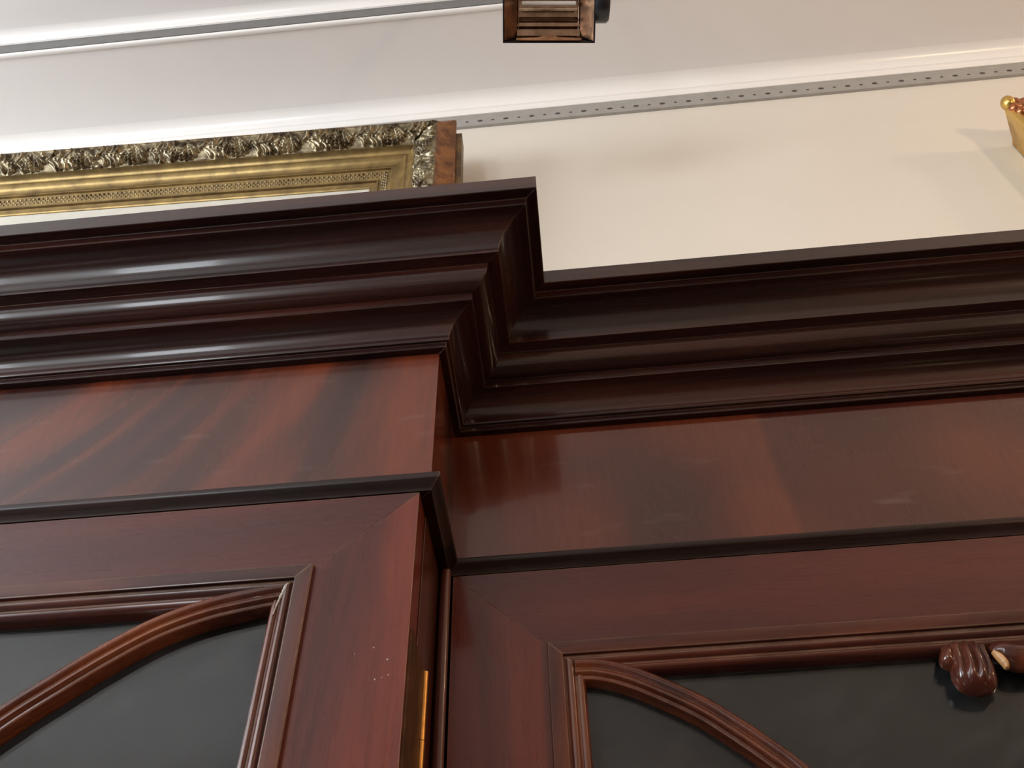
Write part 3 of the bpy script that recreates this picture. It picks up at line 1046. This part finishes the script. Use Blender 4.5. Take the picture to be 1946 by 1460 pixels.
c_bl, c_br = pix(955.5, 82, DEPTH), pix(1130.5, 82, DEPTH)
ux = (c_br - c_bl).normalized()
fwd = ((c_bl + c_br) * 0.5 - EYE).normalized()
uz = ux.cross(fwd).normalized() * 1.0      # up along the face
if uz.dot(CAM_UP) < 0:
    uz = -uz
un = -ux.cross(uz).normalized()
if un.dot(fwd) > 0:
    un = -un                                # out of the face, towards the room
LW = (c_br - c_bl).length
LH = 0.150
lamp = thing('floodlight', 'bronze and black metal floodlight hanging below the white ceiling', 'lamp', c_bl + ux * LW / 2)


def lp(a, b, d):
    """lamp coordinates: across, up from the lower edge, out of the face."""
    return c_bl + ux * a + uz * b + un * d


def lbox(name, a0, a1, b0, b1, d0, d1, mat, parent=None, taper=0.0):
    v = [lp(a, b, d) for a in (a0, a1) for b in (b0, b1) for d in (d0, d1)]
    f = [(0, 1, 3, 2), (4, 6, 7, 5), (0, 4, 5, 1), (2, 3, 7, 6), (0, 2, 6, 4), (1, 5, 7, 3)]
    return link_mesh(name, v, f, mat, parent or lamp)


T_ = 0.0030
# housing: tapered tray
outer = [(0, 0), (LW, 0), (LW, LH), (0, LH)]


def tray(name, inset_f, inset_b, d_f, d_b, mat, thick):
    rf = [(inset_f, inset_f), (LW - inset_f, inset_f), (LW - inset_f, LH - inset_f), (inset_f, LH - inset_f)]
    rb = [(inset_b, inset_b), (LW - inset_b, inset_b), (LW - inset_b, LH - inset_b), (inset_b, LH - inset_b)]
    R0 = [lp(a, b, d_f) for a, b in rf]
    R1 = [lp(a, b, d_b) for a, b in rb]
    q = thick
    rf2 = [(inset_f + q, inset_f + q), (LW - inset_f - q, inset_f + q), (LW - inset_f - q, LH - inset_f - q), (inset_f + q, LH - inset_f - q)]
    rb2 = [(inset_b + q, inset_b + q), (LW - inset_b - q, inset_b + q), (LW - inset_b - q, LH - inset_b - q), (inset_b + q, LH - inset_b - q)]
    R2 = [lp(a, b, d_b + q) for a, b in rb2]
    R3 = [lp(a, b, d_f) for a, b in rf2]
    V = R3 + R0 + R1 + R2
    Fs = []
    for ring in range(2):
        for j in range(4):
            k = (j + 1) % 4
            Fs.append((ring * 4 + j, ring * 4 + k, (ring + 1) * 4 + k, (ring + 1) * 4 + j))
    Fs.append((8, 9, 10, 11))
    # inner
    for j in range(4):
        k = (j + 1) % 4
        Fs.append((j, k, 12 + k, 12 + j))
    Fs.append((12, 13, 14, 15))
    return link_mesh(name, V, Fs, mat, lamp)


tray('housing', 0.0, 0.012, 0.0, -0.062, 'lamp_housing', 0.0022)
# bronze side cheeks sloping in from the rim
for s in (0, 1):
    def A(a):
        return a if s == 0 else LW - a
    v = [lp(A(0.0035), 0.0045, -0.001), lp(A(0.0035), LH - 0.004, -0.001), lp(A(0.032), LH - 0.012, -0.040), lp(A(0.032), 0.013, -0.040)]
    v2 = [p - un * 0.002 for p in v]
    link_mesh('reflector_cheek', v + v2, [(0, 1, 2, 3), (4, 7, 6, 5), (0, 4, 5, 1), (1, 5, 6, 2), (2, 6, 7, 3), (3, 7, 4, 0)], 'lamp_side', lamp)
    # polished rib where cheek meets trough
    rib = [(0.0016 * math.cos(q * math.pi / 4), 0.0016 * math.sin(q * math.pi / 4)) for q in range(8)]
    loft('cheek_rib', [[lp(A(0.0325) + x, b, -0.0385 + y) for x, y in rib] for b in (0.011, LH - 0.011)], 'lamp_reflector', lamp, smooth=60)
# ridged trough: horizontal steps
steps = [(0.0045, -0.001), (0.0105, -0.006), (0.0135, -0.0120), (0.0150, -0.030), (0.030, -0.040), (0.0335, -0.036), (0.041, -0.040), (0.0460, -0.036), (0.052, -0.043), (0.064, -0.047), (0.070, -0.044), (0.085, -0.050),
         (0.100, -0.047), (0.106, -0.043), (0.112, -0.046), (0.124, -0.040), (0.134, -0.034), (0.1455, -0.001)]
top = [[lp(a, b, d) for b, d in steps] for a in (0.030, LW - 0.030)]
bot = [[p - un * 0.002 for p in r] for r in top]
loft('reflector_trough', [top[0], top[1]], 'lamp_reflector', lamp, closed=False, caps=False, smooth=25)
# lower lip with a raised pinch in the middle
lipv = []
for k in range(25):
    a = 0.028 + (LW - 0.056) * k / 24
    bump_ = 0.0055 * math.exp(-((k - 12) / 2.6) ** 2) + 0.002 * math.exp(-((k - 12) / 7.0) ** 2)
    lipv.append([lp(a, 0.0055 + 0.0008 * abs(k - 12) / 12, -0.0005), lp(a, 0.0100 + bump_, -0.0045), lp(a, 0.0100 + bump_, -0.0065), lp(a, 0.0050, -0.0065)])
loft('reflector_lip', lipv, 'lamp_side', lamp, smooth=40)
tube = [(0.0045 * math.cos(q * math.pi / 6), 0.0045 * math.sin(q * math.pi / 6)) for q in range(12)]
loft('lamp_tube', [[lp(a, 0.0785 + x, -0.030 + y) for x, y in tube] for a in (0.040, LW - 0.040)], 'lamp_glass_tube', lamp, smooth=60)
# side knob and yoke
kn = [(0.040 * math.cos(q * math.pi / 16), 0.040 * math.sin(q * math.pi / 16)) for q in range(32)]
loft('clamp_knob', [[lp(a, 0.0790 + x * f_, -0.030 + y * f_) for x, y in kn] for a, f_ in ((LW - 0.001, 0.92), (LW + 0.004, 1.0), (LW + 0.024, 1.0), (LW + 0.029, 0.90))], 'lamp_housing', lamp, smooth=40)
lbox('yoke_arm', LW + 0.029, LW + 0.032, 0.088, 0.235, -0.045, -0.018, 'lamp_housing')
lbox('yoke_arm', -0.006, -0.003, 0.088, 0.235, -0.045, -0.018, 'lamp_housing')
lbox('yoke_bridge', -0.006, LW + 0.032, 0.235, 0.239, -0.045, -0.018, 'lamp_housing')
stem_b = lp(LW / 2, 0.237, -0.031)
st = [(0.008 * math.cos(q * math.pi / 8), 0.008 * math.sin(q * math.pi / 8)) for q in range(16)]
loft('stem', [[(stem_b.x + x, stem_b.y + y, z) for x, y in st] for z in (stem_b.z - 0.002, zb)], 'lamp_housing', lamp, smooth=60)
ro = [(0.045 * math.cos(q * math.pi / 12), 0.045 * math.sin(q * math.pi / 12)) for q in range(24)]
loft('ceiling_rose', [[(stem_b.x + x, stem_b.y + y, z) for x, y in ro] for z in (zb - 0.022, zb)], 'lamp_housing', lamp, smooth=40)
